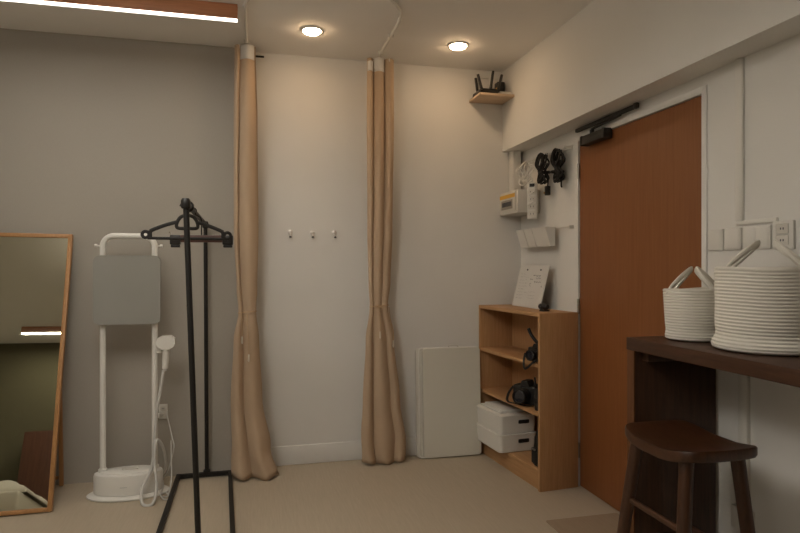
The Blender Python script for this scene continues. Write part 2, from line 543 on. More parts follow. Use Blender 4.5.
# ------------------------------------------------------------------ coat hooks on back wall
for x, nm in ((.224, 'leftmost'), (.368, 'middle'), (.515, 'rightmost')):
    h = thing('coat_hook', nm + ' of three small chrome hooks on the white wall', 'hook', (x, 4.0, 1.50), 0, 'chrome hooks on the back wall')
    obj('plate', lathe(BM(), [(.001, 0), (.015, 0), (.015, .006), (.011, .009), (.001, .009)], 20, (0, 0, .026), 'y'), 'chrome_satin', h)
    obj('prong', T_(spline([(0, -.004, .020), (0, -.020, .014), (0, -.026, -.004), (0, -.036, -.012), (0, -.046, -.006), (0, -.046, -.008)], 5), .0050, 8), 'chrome_satin', h)
    obj('tip', lathe(BM(), [(.001, .008), (.007, .010), (.008, .015), (.005, .020), (.001, .021)], 12, (0, -.046, -.022)), 'ink', h)

# ------------------------------------------------------------------ folded white table leaning on back wall
ft = thing('folding_table', 'folded white camping table leaning against the back wall', 'folding table', (1.30, 3.945, 0))
lean = Matrix.Translation((0, -.058, 0)) @ Matrix.Rotation(math.radians(-2.6), 4, 'X')
def slab(name, x0, x1, y0, y1, z0, z1, r, m, bev=.004):
    bm = prism(BM(), rrect(x0, x1, z0, z1, r, 6), 'y', y0, y1)
    es = [e for e in bm.edges if len(e.link_faces) == 2 and abs(e.calc_face_angle(0)) > 1.2]
    bmesh.ops.bevel(bm, geom=es, offset=bev, segments=2, affect='EDGES')
    for v in bm.verts:
        v.co = lean @ v.co
    return obj(name, bm, m, ft)
slab('panel', -.195, .215, -.004, .022, .008, .742, .022, 'panel_grey')
slab('panel', -.235, .212, .026, .052, .006, .738, .022, 'off_white')
rim = BM()
tube(rim, [lean @ Vector((x, .024, z)) for x, z in rrect(-.218, .214, .006, .742, .02, 5)], .005, 8, closed=True)
obj('rim', rim, 'white_metal', ft)
obj('carry_handle', T_([lean @ Vector(p) for p in spline([(.0, .024, .742), (.005, .024, .757), (.06, .024, .757), (.065, .024, .742)], 4)], .004, 8), 'off_white', ft)

# ------------------------------------------------------------------ bookcase
BA = math.radians(5.0)
bk = thing('bookcase', 'low oak bookcase with open shelves against the right wall', 'bookcase', (1.594, 3.168, 0), BA)
BW, BD, BH = .795, .258, 1.030      # along y, depth (x), height
tks = .022
obj('side_panel', B(0, BD, 0, tks, 0, BH, .0015), 'oak', bk)
obj('side_panel', B(0, BD, BW - tks, BW, 0, BH, .0015), 'oak', bk)
obj('top_panel', B(.0005, BD, tks, BW - tks, BH - tks, BH - .0005, .0015), 'oak_h', bk)
obj('back_panel', B(BD - .006, BD - .001, tks, BW - tks, .02, BH - tks, 0), 'oak', bk)
S1, S2, S3 = .735, .450, .118
for z in (S1, S2, S3):
    obj('shelf', B(.004, BD - .007, tks, BW - tks, z - tks, z, .0015), 'oak_h', bk)
obj('plinth', B(.014, .030, tks, BW - tks, .0, S3 - tks, .001), 'oak_h', bk)

Rb = Matrix.Translation((1.594, 3.168, 0)) @ Matrix.Rotation(BA, 4, 'Z')
def bloc(x, y, z):
    return tuple(Rb @ Vector((x, y, z)))

# two white storage boxes (lower one first)
def storage_box(z, hgt, label, lid):
    t = thing('storage_box', label, 'box', bloc(-.066, .365, z), BA, 'white storage boxes in the bookcase')
    L, D = .345, .272
    bm = BM()
    # tapered open tub
    def ring(ins, zz, r):
        return [bm.verts.new((x, y, zz)) for x, y in rrect(ins, D - ins, ins, L - ins, r, 5)]
    rings = [ring(.010, .0, .026), ring(.006, .004, .028), ring(0, hgt - .004, .03), ring(.0, hgt, .03), ring(.004, hgt, .028), ring(.012, .012, .02)]
    for a, b in zip(rings, rings[1:]):
        n = len(a)
        for k in range(n):
            bm.faces.new((a[k], a[(k + 1) % n], b[(k + 1) % n], b[k]))
    bm.faces.new(rings[0][::-1])
    bm.faces.new(rings[-1])
    obj('tub', bm, 'white_plastic', t)
    # handle opening on the short side facing the room
    obj('handle_slot', prism(BM(), rrect(D * .50, D * .78, hgt - .046, hgt - .022, .006, 4), 'y', -.0012, .010), 'black_plastic', t)
    lb = BM()
    a = [lb.verts.new((x, y, hgt + .0005)) for x, y in rrect(-.003, D + .003, -.003, L + .003, .033, 5)]
    b = [lb.verts.new((x, y, hgt + .010)) for x, y in rrect(-.003, D + .003, -.003, L + .003, .033, 5)]
    c = [lb.verts.new((x, y, hgt + .013)) for x, y in rrect(.004, D - .004, .004, L - .004, .028, 5)]
    for p, q in ((a, b), (b, c)):
        for k in range(len(p)):
            lb.faces.new((p[k], p[(k + 1) % len(p)], q[(k + 1) % len(q)], q[k]))
    lb.faces.new(a[::-1])
    lb.faces.new(c)
    obj('lid', lb, 'white_plastic', t)
    return t
storage_box(S3 + .0005, .103, 'lower of two white storage boxes in the bookcase', True)
storage_box(S3 + .1175, .108, 'upper of two white storage boxes with booklets on top', True)
zb = S3 + .1175 + .108 + .0135
for i, (dx, dy, w_, l_, th) in enumerate(((.0, .05, .20, .27, .010), (.012, .060, .19, .26, .008))):
    bm = B(0, w_, 0, l_, 0, th, .001)
    o = obj('booklet', bm, 'paper', None, bloc(-.03 + dx, .37 + dy, zb + (0 if i == 0 else .0105)), (0, 0, BA + math.radians(2 - 5 * i)))
    tag(o, ('lower' if i == 0 else 'upper') + ' pale booklet lying on the white storage boxes', 'booklet', 'booklets on the boxes')

def camera_body(t, s=1.0, dark='black_plastic'):
    """a small stills camera lying with its lens towards -x"""
    obj('body', B(-.030 * s, .030 * s, -.066 * s, .066 * s, 0, .088 * s, .010 * s, 3), dark, t)
    obj('grip', B(-.044 * s, -.018 * s, -.066 * s, -.034 * s, .004 * s, .082 * s, .009 * s, 3), 'black_rubber', t)
    hb = BM()
    prism(hb, [(-.026 * s, .086 * s), (.026 * s, .086 * s), (.014 * s, .112 * s), (-.014 * s, .112 * s)], 'x', -.034 * s, .026 * s)
    obj('viewfinder_hump', hb, dark, t)
    lens = obj('lens', lathe(BM(), [(.001, .028 * s), (.032 * s, .028 * s), (.034 * s, .034 * s), (.034 * s, .060 * s), (.031 * s, .064 * s), (.033 * s, .068 * s), (.033 * s, .092 * s), (.028 * s, .094 * s), (.026 * s, .086 * s), (.001, .084 * s)], 28, (0, 0, .046 * s), 'x'), dark, t)
    lens.scale = (-1, 1, 1)
    obj('front_glass', lathe(BM(), [(.001, -.0865 * s), (.0255 * s, -.0862 * s), (.0255 * s, -.0852 * s), (.001, -.0845 * s)], 24, (0, 0, .046 * s), 'x'), 'glass_lens', t)
    obj('mode_dial', lathe(BM(), [(.001, .088 * s), (.012 * s, .088 * s), (.012 * s, .098 * s), (.001, .099 * s)], 16, (0, -.044 * s, 0)), dark, t)
    obj('shutter_button', lathe(BM(), [(.001, .082 * s), (.006 * s, .082 * s), (.006 * s, .088 * s), (.001, .089 * s)], 12, (-.034 * s, -.050 * s, 0)), 'dull_metal', t)

t = thing('stills_camera', 'black camera with an upright grip on the upper bookcase shelf', 'camera', bloc(.055, .100, S1 + .0005), BA + .35)
camera_body(t, .95)
obj('top_handle', T_(spline([(0, 0, .104), (0, .03, .125), (0, .062, .160), (0, .078, .190)], 4), [.010] * 13, 10), 'black_rubber', t)
obj('handle_bracket', B(-.016, .016, -.012, .012, .100, .124, .003), 'black_plastic', t)
obj('strap', T_(spline([(-.032, -.060, .072), (-.060, -.050, .03), (-.072, -.01, .0), (-.080, .02, -.030), (-.078, .046, -.036), (-.066, .060, .004), (-.045, .066, .045)], 6), .007, 8, flat=((1, .2, 0), .3)), 'black_rubber', t)
t = thing('stills_camera', 'large black camera lying on the middle bookcase shelf', 'camera', bloc(.075, .260, S2 + .0005), BA + .55)
camera_body(t, 1.30)
obj('strap', T_(spline([(-.02, .090, .10), (-.04, .115, .05), (-.055, .11, .008), (-.07, .05, .006), (-.075, -.05, .006), (-.05, -.105, .05), (-.01, -.090, .10)], 6), .008, 8, flat=((0, 0, 1), .45)), 'black_rubber', t)
t = thing('camera_lens', 'black lens standing by the end panel on the middle shelf', 'camera lens', bloc(.06, .085, S2 + .0005), BA)
obj('barrel', lathe(BM(), [(.001, 0), (.036, 0), (.038, .004), (.038, .03), (.041, .034), (.041, .080), (.038, .084), (.038, .112), (.036, .114)], 28), 'black_plastic', t)
obj('focus_ring', lathe(BM(), [(.0412, .044), (.0425, .046), (.0425, .068), (.0412, .070)], 28), 'black_rubber', t)
obj('cap', lathe(BM(), [(.001, .1145), (.0375, .1145), (.0375, .122), (.034, .124), (.001, .124)], 28), 'black_plastic', t)
obj('antenna', T_([(-.02, .022, .115), (-.024, .03, .19)], .006, 8), 'black_rubber', t)
# black bag and tripod at the bottom
t = thing('camera_bag', 'slim black camera bag by the end panel of the bottom shelf', 'bag', bloc(.110, .085, S3 + .0005), BA)
bm = BM()
prism(bm, [(-.090, 0), (.115, 0), (.105, .17), (.06, .245), (-.03, .250), (-.075, .18)], 'y', -.052, .040)
bmesh.ops.bevel(bm, geom=bm.edges[:], offset=.012, segments=3, affect='EDGES')
obj('body', bm, 'black_rubber', t)
obj('front_pocket', B(-.100, -.080, -.040, .028, .02, .11, .006), 'black_rubber', t)
obj('buckle', B(-.106, -.0995, -.022, .010, .100, .112, .002), 'dull_metal', t)
obj('handle', T_(spline([(-.03, 0, .243), (-.02, 0, .285), (.06, 0, .29), (.07, 0, .235)], 6), .008, 8), 'black_rubber', t)

# note sheet + webcam on the top
t = thing('note_sheet', 'handwritten white note board leaning on the wall above the bookcase', 'note', (1.742, 3.66, BH + .0005))
lm = Matrix.Rotation(math.radians(14), 4, 'Y')
def npt(y, z, x=0.0):        # local point on the leaning sheet
    return lm @ Vector((x, y, z))
bm = BM()
box(bm, 0, .004, -.195, .225, 0, .285)
bm.transform(lm)
obj('board', bm, 'paper', t)
ink = BM()
rnd = random.Random(4)
def squiggle(bm, y, z, L, amp, r=.0009):
    pts = []
    n = int(L / .004)
    for k in range(n + 1):
        pts.append(npt(y - L * k / n, z + amp * rnd.uniform(-1, 1), -.0006))
    tube(bm, pts, r, 4)
for row in range(9):
    z = .225 - row * .021
    y = .19
    for wd in range(rnd.choice((2, 3, 3))):
        L = rnd.uniform(.02, .055)
        if y - L < .045:
            break
        squiggle(ink, y, z, L, .0035, .0007)
        y -= L + .012
obj('handwriting', ink, 'ink_faint', t)
ink = BM()
for y, z, L in ((.0, .215, .07), (.03, .190, .035), (-.055, .198, .06), (-.03, .172, .095), (.03, .162, .02), (-.14, .145, .02), (.03, .146, .02), (-.06, .215, .05)):
    squiggle(ink, y, z, L, .0055, .0009)
obj('handwriting', ink, 'ink', t)
ink = BM()
for z in (.105, .082, .062):
    squiggle(ink, .02, z, .10, .0025, .0006)
obj('handwriting', ink, 'ink_faint', t)
for y in (.10, -.095):
    bm = lathe(BM(), [(.001, -.006), (.006, -.005), (.006, 0), (.001, .001)], 12, (0, y, .255), 'x')
    bm.transform(lm)
    obj('magnet', bm, 'ink', t)
t = thing('webcam', 'small black webcam on top of the bookcase', 'webcam', (1.690, 3.310, BH + .0005), .3)
obj('body', lathe(BM(), [(.001, -.034), (.013, -.034), (.0175, -.028), (.0175, .028), (.013, .034), (.001, .034)], 20, (0, 0, .028), 'y'), 'black_plastic', t)
obj('lens', lathe(BM(), [(.001, -.0195), (.008, -.0195), (.009, -.014), (.001, -.013)], 16, (0, .010, .030), 'x'), 'glass_lens', t)
obj('clip', prism(BM(), [(-.02, 0), (.03, 0), (.034, .006), (.006, .012), (-.01, .014)], 'y', -.018, .018), 'black_rubber', t)

# ------------------------------------------------------------------ corner shelf with router
t = thing('corner_shelf', 'pale wooden shelf high in the corner under the ceiling', 'shelf', (1.60, 3.9, 2.456))
obj('board', B(-.132, .118, -.110, .098, 0, .016, .001), 'pale_wood', t)
t = thing('router', 'black wireless router with four antennas on the corner shelf', 'router', (1.545, 3.88, 2.4725))
obj('body', B(-.065, .068, -.075, .085, .004, .034, .008, 3), 'black_plastic', t)
for x, y in ((-.05, -.06), (.05, -.06), (-.05, .07), (.05, .07)):
    obj('foot', lathe(BM(), [(.001, 0), (.006, 0), (.006, .005), (.001, .005)], 8, (x, y, 0)), 'black_rubber', t)
for a, b in (((-.060, -.080, .02), (-.088, -.080, .120)), ((-.022, .088, .025), (-.040, .088, .150)), ((.004, -.080, .03), (.022, -.080, .150)), ((.058, -.080, .025), (.085, -.080, .130))):
    A, D = Vector(a), Vector(b)
    an = obj('antenna', T_([A, A.lerp(D, .15), A.lerp(D, .2), D], [.010, .010, .0095, .009], 8), 'black_plastic', t)
t = thing('power_adapter', 'black power adapter beside the router on the corner shelf', 'adapter', (1.682, 3.955, 2.4725))
obj('body', B(-.030, .026, -.03, .03, .02, .125, .006), 'black_plastic', t)
obj('label_strip', B(-.0315, -.0302, -.020, .004, .045, .085, 0), 'copper', t)
obj('foot', B(-.018, .018, -.02, .02, 0, .0195, .002), 'black_rubber', t)
t = thing('modem', 'small white box at the front of the corner shelf', 'modem', (1.668, 3.850, 2.4725))
obj('case', B(-.045, .042, -.035, .035, 0, .024, .005), 'white_plastic', t)
obj('vent', B(-.0455, -.0445, -.02, .02, .008, .014, 0), 'off_white', t)
t = thing('wall_socket', 'white socket box in the corner above the router', 'socket', (1.66, 3.9995, 2.62))
obj('plate', B(-.045, .058, -.014, 0, -.05, .035, .003), 'white_plastic', t)
obj('conduit', B(-.14, -.046, -.012, 0, .012, .028, .002), 'white_plastic', t)
obj('switch', B(-.010, .018, -.019, -.0142, -.02, .015, .002), 'off_white', t)

# ------------------------------------------------------------------ distribution box and conduit in the corner
t = thing('fuse_box', 'white fuse box with yellow stripe in the corner above the bookcase', 'fuse box', (1.862, 3.845, 1.738))
obj('body', B(-.165, 0, -.150, .150, -.078, .078, .006), 'off_white', t)
cov = obj('cover', B(-.172, -.1655, -.125, .130, -.060, .066, .003), 'off_white', t)
obj('stripe', B(-.1735, -.1721, -.122, .127, .030, .056, 0), 'yellow', t)
obj('window', B(-.1735, -.1721, -.085, .100, -.045, .018, 0), 'smoke', t)
for k in range(6):
    y = -.070 + k * .026
    br = obj('breaker', B(-.1775, -.1736, y, y + .020, -.026, .004, .001), 'ink', t)
t = thing('corner_conduit', 'white vertical conduit rising from the fuse box to the bulkhead', 'conduit', (1.80, 3.96, 1.83))
obj('duct', B(-.030, .030, -.036, .036, 0, .289, .003), 'white_plastic', t)
obj('cover_strip', B(-.033, -.0302, -.030, .030, 0, .289, .001), 'white_plastic', t)

# ------------------------------------------------------------------ hook rail with cables
t = thing('hook_rail', 'white hook rail on the wall holding coiled cables', 'hook rail', (XR, 3.56, 2.02))
obj('strip', B(-.006, 0, -.29, .29, -.012, .012, .002), 'white_plastic', t)
for k in range(13):
    y = -.27 + k * .045
    obj('hook', T_(spline([(-.005, y, .004), (-.03, y, .004), (-.046, y, -.004), (-.05, y, .010)], 4), .0022, 6), 'white_plastic', t)

def coil(bm, cx_, cy_, z0, z1, wy, loops, r, seed, wx=.014):
    rnd = random.Random(seed)
    pts = []
    for i in range(loops):
        oy, ox = rnd.uniform(-1, 1) * wy * .35, rnd.uniform(-1, 1) * wx
        tw = wy * rnd.uniform(.35, .7)
        zt, zb_ = z1 + rnd.uniform(-.01, .004), z0 + rnd.uniform(0, .035)
        zm = (zt + zb_) / 2
        pts += [(cx_ + ox, cy_ + oy * .5, zt), (cx_ + ox - .01, cy_ + oy + tw * .8, zm + .03), (cx_ + ox, cy_ + oy + tw * .2, zm - .02),
                (cx_ + ox, cy_ + oy + tw * .5, zb_ + .02), (cx_ + ox - .008, cy_ + oy, zb_), (cx_ + ox, cy_ + oy - tw * .6, zb_ + .02),
                (cx_ + ox - .01, cy_ + oy - tw * .15, zm - .02), (cx_ + ox - .004, cy_ + oy - tw * .8, zm + .03)]
    tube(bm, spline(pts, 5), r, 6)
    return bm

t = thing('cable_coil', 'black coiled cable with plug hanging nearest the power strip', 'cable', (1.822, 3.53, 1.80), 0, 'black cables on the hook rail')
obj('cable', coil(BM(), -.010, 0, .02, .225, .085, 7, .0062, 5, .028), 'black_rubber', t)
obj('wrap', T_([(0, .03 * math.cos(a), .135 + .006 * math.sin(2 * a)) if False else (-.010 + .036 * math.sin(a), .034 * math.cos(a), .105) for a in [2 * PI * k / 16 for k in range(16)]], .006, 6, closed=True), 'black_rubber', t)
pl = obj('plug', B(-.018, .012, -.036, -.006, -.045, .015, .004), 'black_plastic', t)
obj('pin', B(-.024, -.0185, -.012, -.008, -.035, -.022, .001), 'copper', pl)
obj('lead', T_(spline([(0, -.012, .08), (-.004, -.03, .05), (-.003, -.022, .012)], 5), .005, 6), 'black_rubber', t)
t = thing('cable_coil', 'black coiled cable hanging nearest the brown door', 'cable', (1.822, 3.37, 1.80), 0, 'black cables on the hook rail')
obj('cable', coil(BM(), -.010, 0, .02, .222, .125, 8, .0066, 9, .032), 'black_rubber', t)
obj('wrap', T_([(-.010 + .038 * math.sin(a), .040 * math.cos(a), .085) for a in [2 * PI * k / 16 for k in range(16)]], .0065, 6, closed=True), 'black_rubber', t)
obj('lead', T_(spline([(0, -.02, .08), (-.004, -.04, .04), (-.003, -.038, -.005), (0, -.042, -.015)], 5), .0055, 6), 'black_rubber', t)
t = thing('power_strip', 'white power strip hanging from the hook rail by its coiled cord', 'power strip', (1.775, 3.635, 1.60), math.radians(58))
obj('body', B(-.022, .018, -.032, .032, .012, .25, .006), 'white_plastic', t)
for k in range(4):
    z = .045 + k * .048
    so = obj('outlet', B(-.0232, -.0221, -.024, .024, z - .017, z + .017, .0), 'off_white', t)
    for sy in (-.009, .009):
        obj('slot', B(-.0238, -.0233, sy - .0016, sy + .0016, z - .006, z + .006, 0), 'ink', so)
obj('switch', B(-.0262, -.0222, -.016, .016, .222, .243, .001), 'black_plastic', t)
obj('cord', coil(BM(), .010, .045, .235, .385, .075, 7, .0052, 2, .022), 'white_plastic', t)
obj('cord_wrap', T_(spline([(-.012, .0, .255), (-.03, -.02, .20), (-.028, .02, .17), (-.03, -.01, .13), (-.027, .03, .10)], 6), .0042, 6), 'white_plastic', t)

# file tray on a wire rail
t = thing('wire_rail', 'white wire rail on the wall carrying the plastic trays', 'rail', (XR, 3.60, 1.54))
obj('rod', T_([(-.028, -.34, 0), (-.028, .33, 0)], .004, 8), 'white_metal', t)
for y in (-.335, .32):
    obj('bracket', B(-.032, 0, y - .006, y + .006, -.012, .008, .002), 'white_metal', t)
for k, (y0, y1) in enumerate(((3.735, 3.845), (3.615, 3.725), (3.420, 3.605))):
    nm = ('white wall tray farthest from the door on the wire rail', 'middle white wall tray on the wire rail', 'widest white wall tray nearest the door on the wire rail')[k]
    t = thing('wall_tray', nm, 'tray', (1.825, (y0 + y1) / 2, 1.43), 0, 'white trays on the wire rail')
    hw = (y1 - y0) / 2
    bm = BM()
    th = .003
    prof_out = [(-.032, 0), (-.070, .118), (-.067, .118), (-.030, .003), (-.004, .003), (-.004, .122), (0, .122), (0, 0)]
    prism(bm, prof_out, 'y', -hw, hw)
    obj('shell', bm, 'white_plastic', t)
    for y in (-hw, hw):
        e = BM()
        s = -1 if y > 0 else 1
        prism(e, [(-.0325, .0005), (-.069, .117), (-.003, .117), (-.003, .0005)], 'y', y - .0001 * s, y + .003 * s)
        obj('end_cheek', e, 'white_plastic', t)
    obj('hook', T_(spline([(-.004, 0, .112), (-.002, 0, .118), (.004, 0, .124), (.010, 0, .117), (.009, 0, .100)], 4), .002, 6), 'white_plastic', t)

# ------------------------------------------------------------------ door closer
t = thing('door_closer', 'black door closer on the top corner of the brown door', 'door closer', (XR - .001, 2.985, 1.992))
obj('body', B(-.050, .003, -.105, .105, 0, .052, .006), 'black_plastic', t)
for y in (-.122, .102):
    obj('end_cap', B(-.052, .003, y, y + .02, -.002, .054, .004), 'black_plastic', t)
trk = obj('track', B(-.034, -.018, -.36, .205, .094, .116, .005), 'black_plastic', t)
obj('groove', B(-.030, -.022, -.35, .19, .0925, .0939, 0), 'black_rubber', trk)
obj('arm', T_([(-.028, .03, .052), (-.028, .03, .076), (-.028, -.02, .080), (-.028, -.24, .092)], .0075, 8), 'black', t)
obj('spindle', lathe(BM(), [(.001, .053), (.013, .053), (.013, .074), (.001, .074)], 14, (-.028, .03, 0)), 'black', t)
obj('track_cap', B(-.038, -.016, -.385, -.355, .090, .120, .007), 'black_plastic', t)

# ------------------------------------------------------------------ trunking, switches, socket right of door
t = thing('wall_trunking', 'white cable trunking from the bulkhead down to the socket', 'trunking', (XR, 1.985, 1.45))
obj('riser', B(-.012, 0, -.019, .019, .030, .668, .003), 'white_plastic', t)
obj('riser_lid', B(-.0135, -.0121, -.015, .015, .030, .668, .0005), 'white_plastic', t)
obj('branch', B(-.010, 0, -.175, .019, .014, .0297, .001), 'white_plastic', t)
for k, (y0, y1) in enumerate(((2.070, 2.152), (1.976, 2.062), (1.838, 1.968))):
    lb = ('white switch plate nearest the door edge', 'middle white switch plate beside the door', 'wide white switch plate beside the socket')[k]
    t = thing('switch_plate', lb, 'light switch', (XR, (y0 + y1) / 2, 1.41), 0, 'switch plates by the door')
    hw = (y1 - y0) / 2
    obj('plate', B(-.010, 0, -hw, hw, -.044, .044, .003), 'white_plastic', t)
    n = 1 if k < 2 else 2
    for q in range(n):
        w_ = (2 * hw - .012) / n
        y = -hw + .006 + q * w_
        obj('rocker', B(-.0125, -.0101, y + .001, y + w_ - .001, -.038, .038, .001), 'white_plastic', t)
t = thing('wall_socket', 'white double socket at the end of the trunking', 'socket', (XR, 1.782, 1.415))
obj('plate', B(-.012, 0, -.044, .044, -.052, .050, .003), 'white_plastic', t)
for z in (-.020, .022):
    s_ = obj('outlet', B(-.0145, -.0121, -.026, .026, z - .018, z + .018, .003), 'off_white', t)
    obj('hole', B(-.0152, -.0146, -.008, -.003, z - .004, z + .004, 0), 'ink', s_)
    obj('hole', B(-.0152, -.0146, .003, .008, z - .004, z + .004, 0), 'ink', s_)
t = thing('wall_trunking', 'white cable trunking under the dark counter', 'trunking', (XR, 1.96, 0))
obj('riser', B(-.018, 0, -.022, .022, .36, .955, .003), 'white_plastic', t)
obj('junction_box', B(-.030, 0, -.045, .045, .27, .359, .004), 'white_plastic', t)
obj('riser', B(-.018, 0, -.022, .022, .002, .269, .003), 'white_plastic', t)

# ------------------------------------------------------------------ counter
TZ = 1.015
t = thing('bar_counter', 'dark brown wooden bar counter along the right wall', 'counter', (1.46, 1.5, 0))
obj('top', B(.0, .397, -.90, .645, TZ - .050, TZ, .003), 'dark_wood', t)
obj('end_panel', B(.010, .390, .600, .640, 0, TZ - .0505, .003), 'dark_wood_v', t)
obj('end_panel', B(.010, .390, -.885, -.845, 0, TZ - .0505, .003), 'dark_wood_v', t)
obj('edge_strip', B(.002, .0095, .598, .642, 0, TZ - .0505, .001), 'stool_edge', t)
obj('batten', B(.040, .375, .560, .5995, TZ - .090, TZ - .0505, .003), 'dark_wood', t)
obj('rear_apron', B(.355, .375, -.844, .5595, TZ - .130, TZ - .0505, .002), 'dark_wood', t)

# ------------------------------------------------------------------ rope baskets
def basket(label, loc, r0, r1, hgt, rows, seed, slump, rot, hl, hh):
    t = thing('rope_basket', label, 'basket', loc, rot, 'white rope baskets on the counter')
    rnd = random.Random(seed)
    n = 72
    bm = BM()
    prof = []
    sub = 5
    for i in range(rows):
        for k in range(sub):
            f = (i + k / sub) / rows
            z = f * hgt
            rr = r0 + (r1 - r0) * (f ** .6)
            # slumped foot
            rr += slump * math.exp(-((f - .05) / .09) ** 2) - slump * .35 * math.exp(-((f - .20) / .08) ** 2)
            rr += .0030 * math.sin(PI * k / sub)
            if f < .03:
                rr -= .006 * (1 - f / .03)
            prof.append((rr, z + .002))
    top = prof[-1][0]
    prof += [(top + .001, hgt), (top - .003, hgt + .004), (top - .008, hgt + .001), (top - .009, hgt * .6), (r0 - .012, .014)]
    prof = [(r0 * .6, .0), (r0 - .012, .0)] + prof
    rings = []
    for (rr, z) in prof:
        ring = []
        for k in range(n):
            a = 2 * PI * k / n
            q = noise.noise(Vector((math.cos(a) * 1.4 + seed, math.sin(a) * 1.4, z * 6)))
            q2 = noise.noise(Vector((math.cos(a) * .9, math.sin(a) * .9 + seed, 3.3)))
            d = 1 + .035 * q * min(1, z / .03 + .3)
            zz = z + (.010 * q2) * (z / hgt)
            ring.append(bm.verts.new((rr * d * math.cos(a), rr * d * math.sin(a), max(zz, 0) if z > .0 else 0)))
        rings.append(ring)
    for i in range(len(rings) - 1):
        for k in range(n):
            bm.faces.new((rings[i][k], rings[i][(k + 1) % n], rings[i + 1][(k + 1) % n], rings[i + 1][k]))
    bm.faces.new(rings[0][::-1])
    bm.faces.new(rings[-1])
    obj('body', bm, 'rope', t, sharp=75)
    for k, (lean_, off) in enumerate(hl):
        # strap handles on opposite rims, leaning to the middle
        s = 1 if k == 0 else -1
        R = r1 * .98
        y0 = s * R * .80
        pts = []
        for q in range(13):
            f = q / 12
            a = PI * f
            x = -R * .58 * math.cos(a) + off
            z = hgt - .015 + (hh + .015) * (math.sin(a) ** .8)
            y = y0 + lean_ * math.sin(a)
            pts.append((x, y, z))
        obj('handle', T_(pts, .0135, 8, flat=((0, 1, .25), .5)), 'rope', t)
    return t
basket('smaller white rope basket standing at the end of the counter', (1.658, 2.000, TZ + .0005), .094, .107, .195, 18, 3, .004, .72, ((-.075, .0), (.075, .004)), .078)
basket('large white rope basket in front of the wall switches', (1.694, 1.694, TZ + .0005), .152, .156, .275, 24, 8, .012, .72, ((-.098, 0), (.098, .006)), .088)

# ------------------------------------------------------------------ stool
SZ = .70
t = thing('bar_stool', 'dark brown wooden saddle stool half under the counter', 'stool', (1.497, 1.838, 0), 0)
def saddle(x, y):
    return SZ - .022 + .030 * (y / .19) ** 2 - .006 * (1 - (x / .14) ** 2)
HX, HY = .158, .195
def outline(a):
    c, s = math.cos(a), math.sin(a)
    e = 0.42
    return HX * math.copysign(abs(c) ** e, c) * (1.0), HY * math.copysign(abs(s) ** e, s)
bm = BM()
n = 64
rings = []
fr_ = [.12, .3, .5, .7, .85, .94, .985, 1.0]
def ringat(f, dz, inset=0):
    R = []
    for k in range(n):
        x, y = outline(2 * PI * (k + .5) / n)
        x, y = x * f, y * f
        R.append(bm.verts.new((x, y, saddle(x, y) + dz)))
    return R
for f in fr_:
    rings.append(ringat(f, -.0 if f < .98 else (-.002 if f < 1 else -.007)))
rings.append(ringat(1.0, -.030))
rings.append(ringat(.975, -.038))
rings.append(ringat(.6, -.040))
rings.append(ringat(.12, -.040))
for i in range(len(rings) - 1):
    for k in range(n):
        bm.faces.new((rings[i][k], rings[i][(k + 1) % n], rings[i + 1][(k + 1) % n], rings[i + 1][k]))
bm.faces.new(rings[0][::-1])
bm.faces.new(rings[-1])
obj('seat', bm, 'stool_wood', t, sharp=50)
legs = {}
for sx in (-1, 1):
    for sy in (-1, 1):
        a = Vector(((-.108 if sx < 0 else .092), sy * .130, saddle(.108, .130) - .032))
        b = Vector(((-.185 if sx < 0 else .150), sy * .185, 0))
        legs[(sx, sy)] = (a, b)
        obj('leg', T_([a, a.lerp(b, .5), b], [.0235, .0225, .018], 16), 'stool_wood', t)
def lp(k, z):
    a, b = legs[k]
    return a.lerp(b, (a.z - z) / (a.z - b.z))
for k1, k2, z in (((-1, -1), (-1, 1), .43), ((1, -1), (1, 1), .30), ((-1, -1), (1, -1), .385), ((-1, 1), (1, 1), .27)):
    obj('stretcher', T_([lp(k1, z), lp(k2, z)], .0115, 10), 'stool_wood', t)

# ------------------------------------------------------------------ clothes rack
RX = -.285
t = thing('clothes_rack', 'black metal clothes rack with floor frame beside the curtain', 'clothes rack', (RX, 3.25, 0))
r_ = .0120
YA, YZ = -.66, .63
obj('hanging_bar', T_([(.010, YA - .005, 1.560), (-.012, YZ, 1.560)], r_, 12), 'black', t)
obj('upright', T_([(.010, YA, 1.572), (.064, YA, .03)], r_, 12), 'black', t)
obj('upright', T_([(-.012, YZ - .004, 1.574), (-.004, YZ, .03)], r_, 12), 'black', t)
for a in ((.010, YA - .004, 1.558), (-.012, YZ, 1.558)):
    obj('joint', lathe(BM(), [(.001, -.022), (.015, -.022), (.019, -.016), (.019, .010), (.014, .020), (.001, .022)], 16, a), 'black_plastic', t)
s_ = .0115
def base_bar(a, b):
    a, b = Vector((*a, .0175)), Vector((*b, .0175))
    d = (b - a).normalized()
    sd = Vector((-d.y, d.x, 0)) * s_
    bm = BM()
    prism(bm, [tuple((a - d * s_ + sd).xy), tuple((b + d * s_ + sd).xy), tuple((b + d * s_ - sd).xy), tuple((a - d * s_ - sd).xy)], 'z', .006, .029)
    obj('base_bar', bm, 'black', t)
base_bar((-.170, YZ), (.135, YZ))
base_bar((-.160, YA), (.200, YA))
base_bar((-.170, YZ - .024), (-.160, YA + .024))
base_bar((.135, YZ - .024), (.200, YA + .024))
for x, y in ((-.160, YA), (.200, YA), (-.170, YZ), (.135, YZ)):
    obj('foot', lathe(BM(), [(.001, 0), (.011, 0), (.011, .0065), (.001, .0065)], 12, (x, y, 0)), 'black_rubber', t)
for y, x in ((YA, .064), (YZ, -.004)):
    obj('socket', B(x - .02, x + .02, y - .014, y + .014, .0295, .046, .004), 'black_plastic', t)

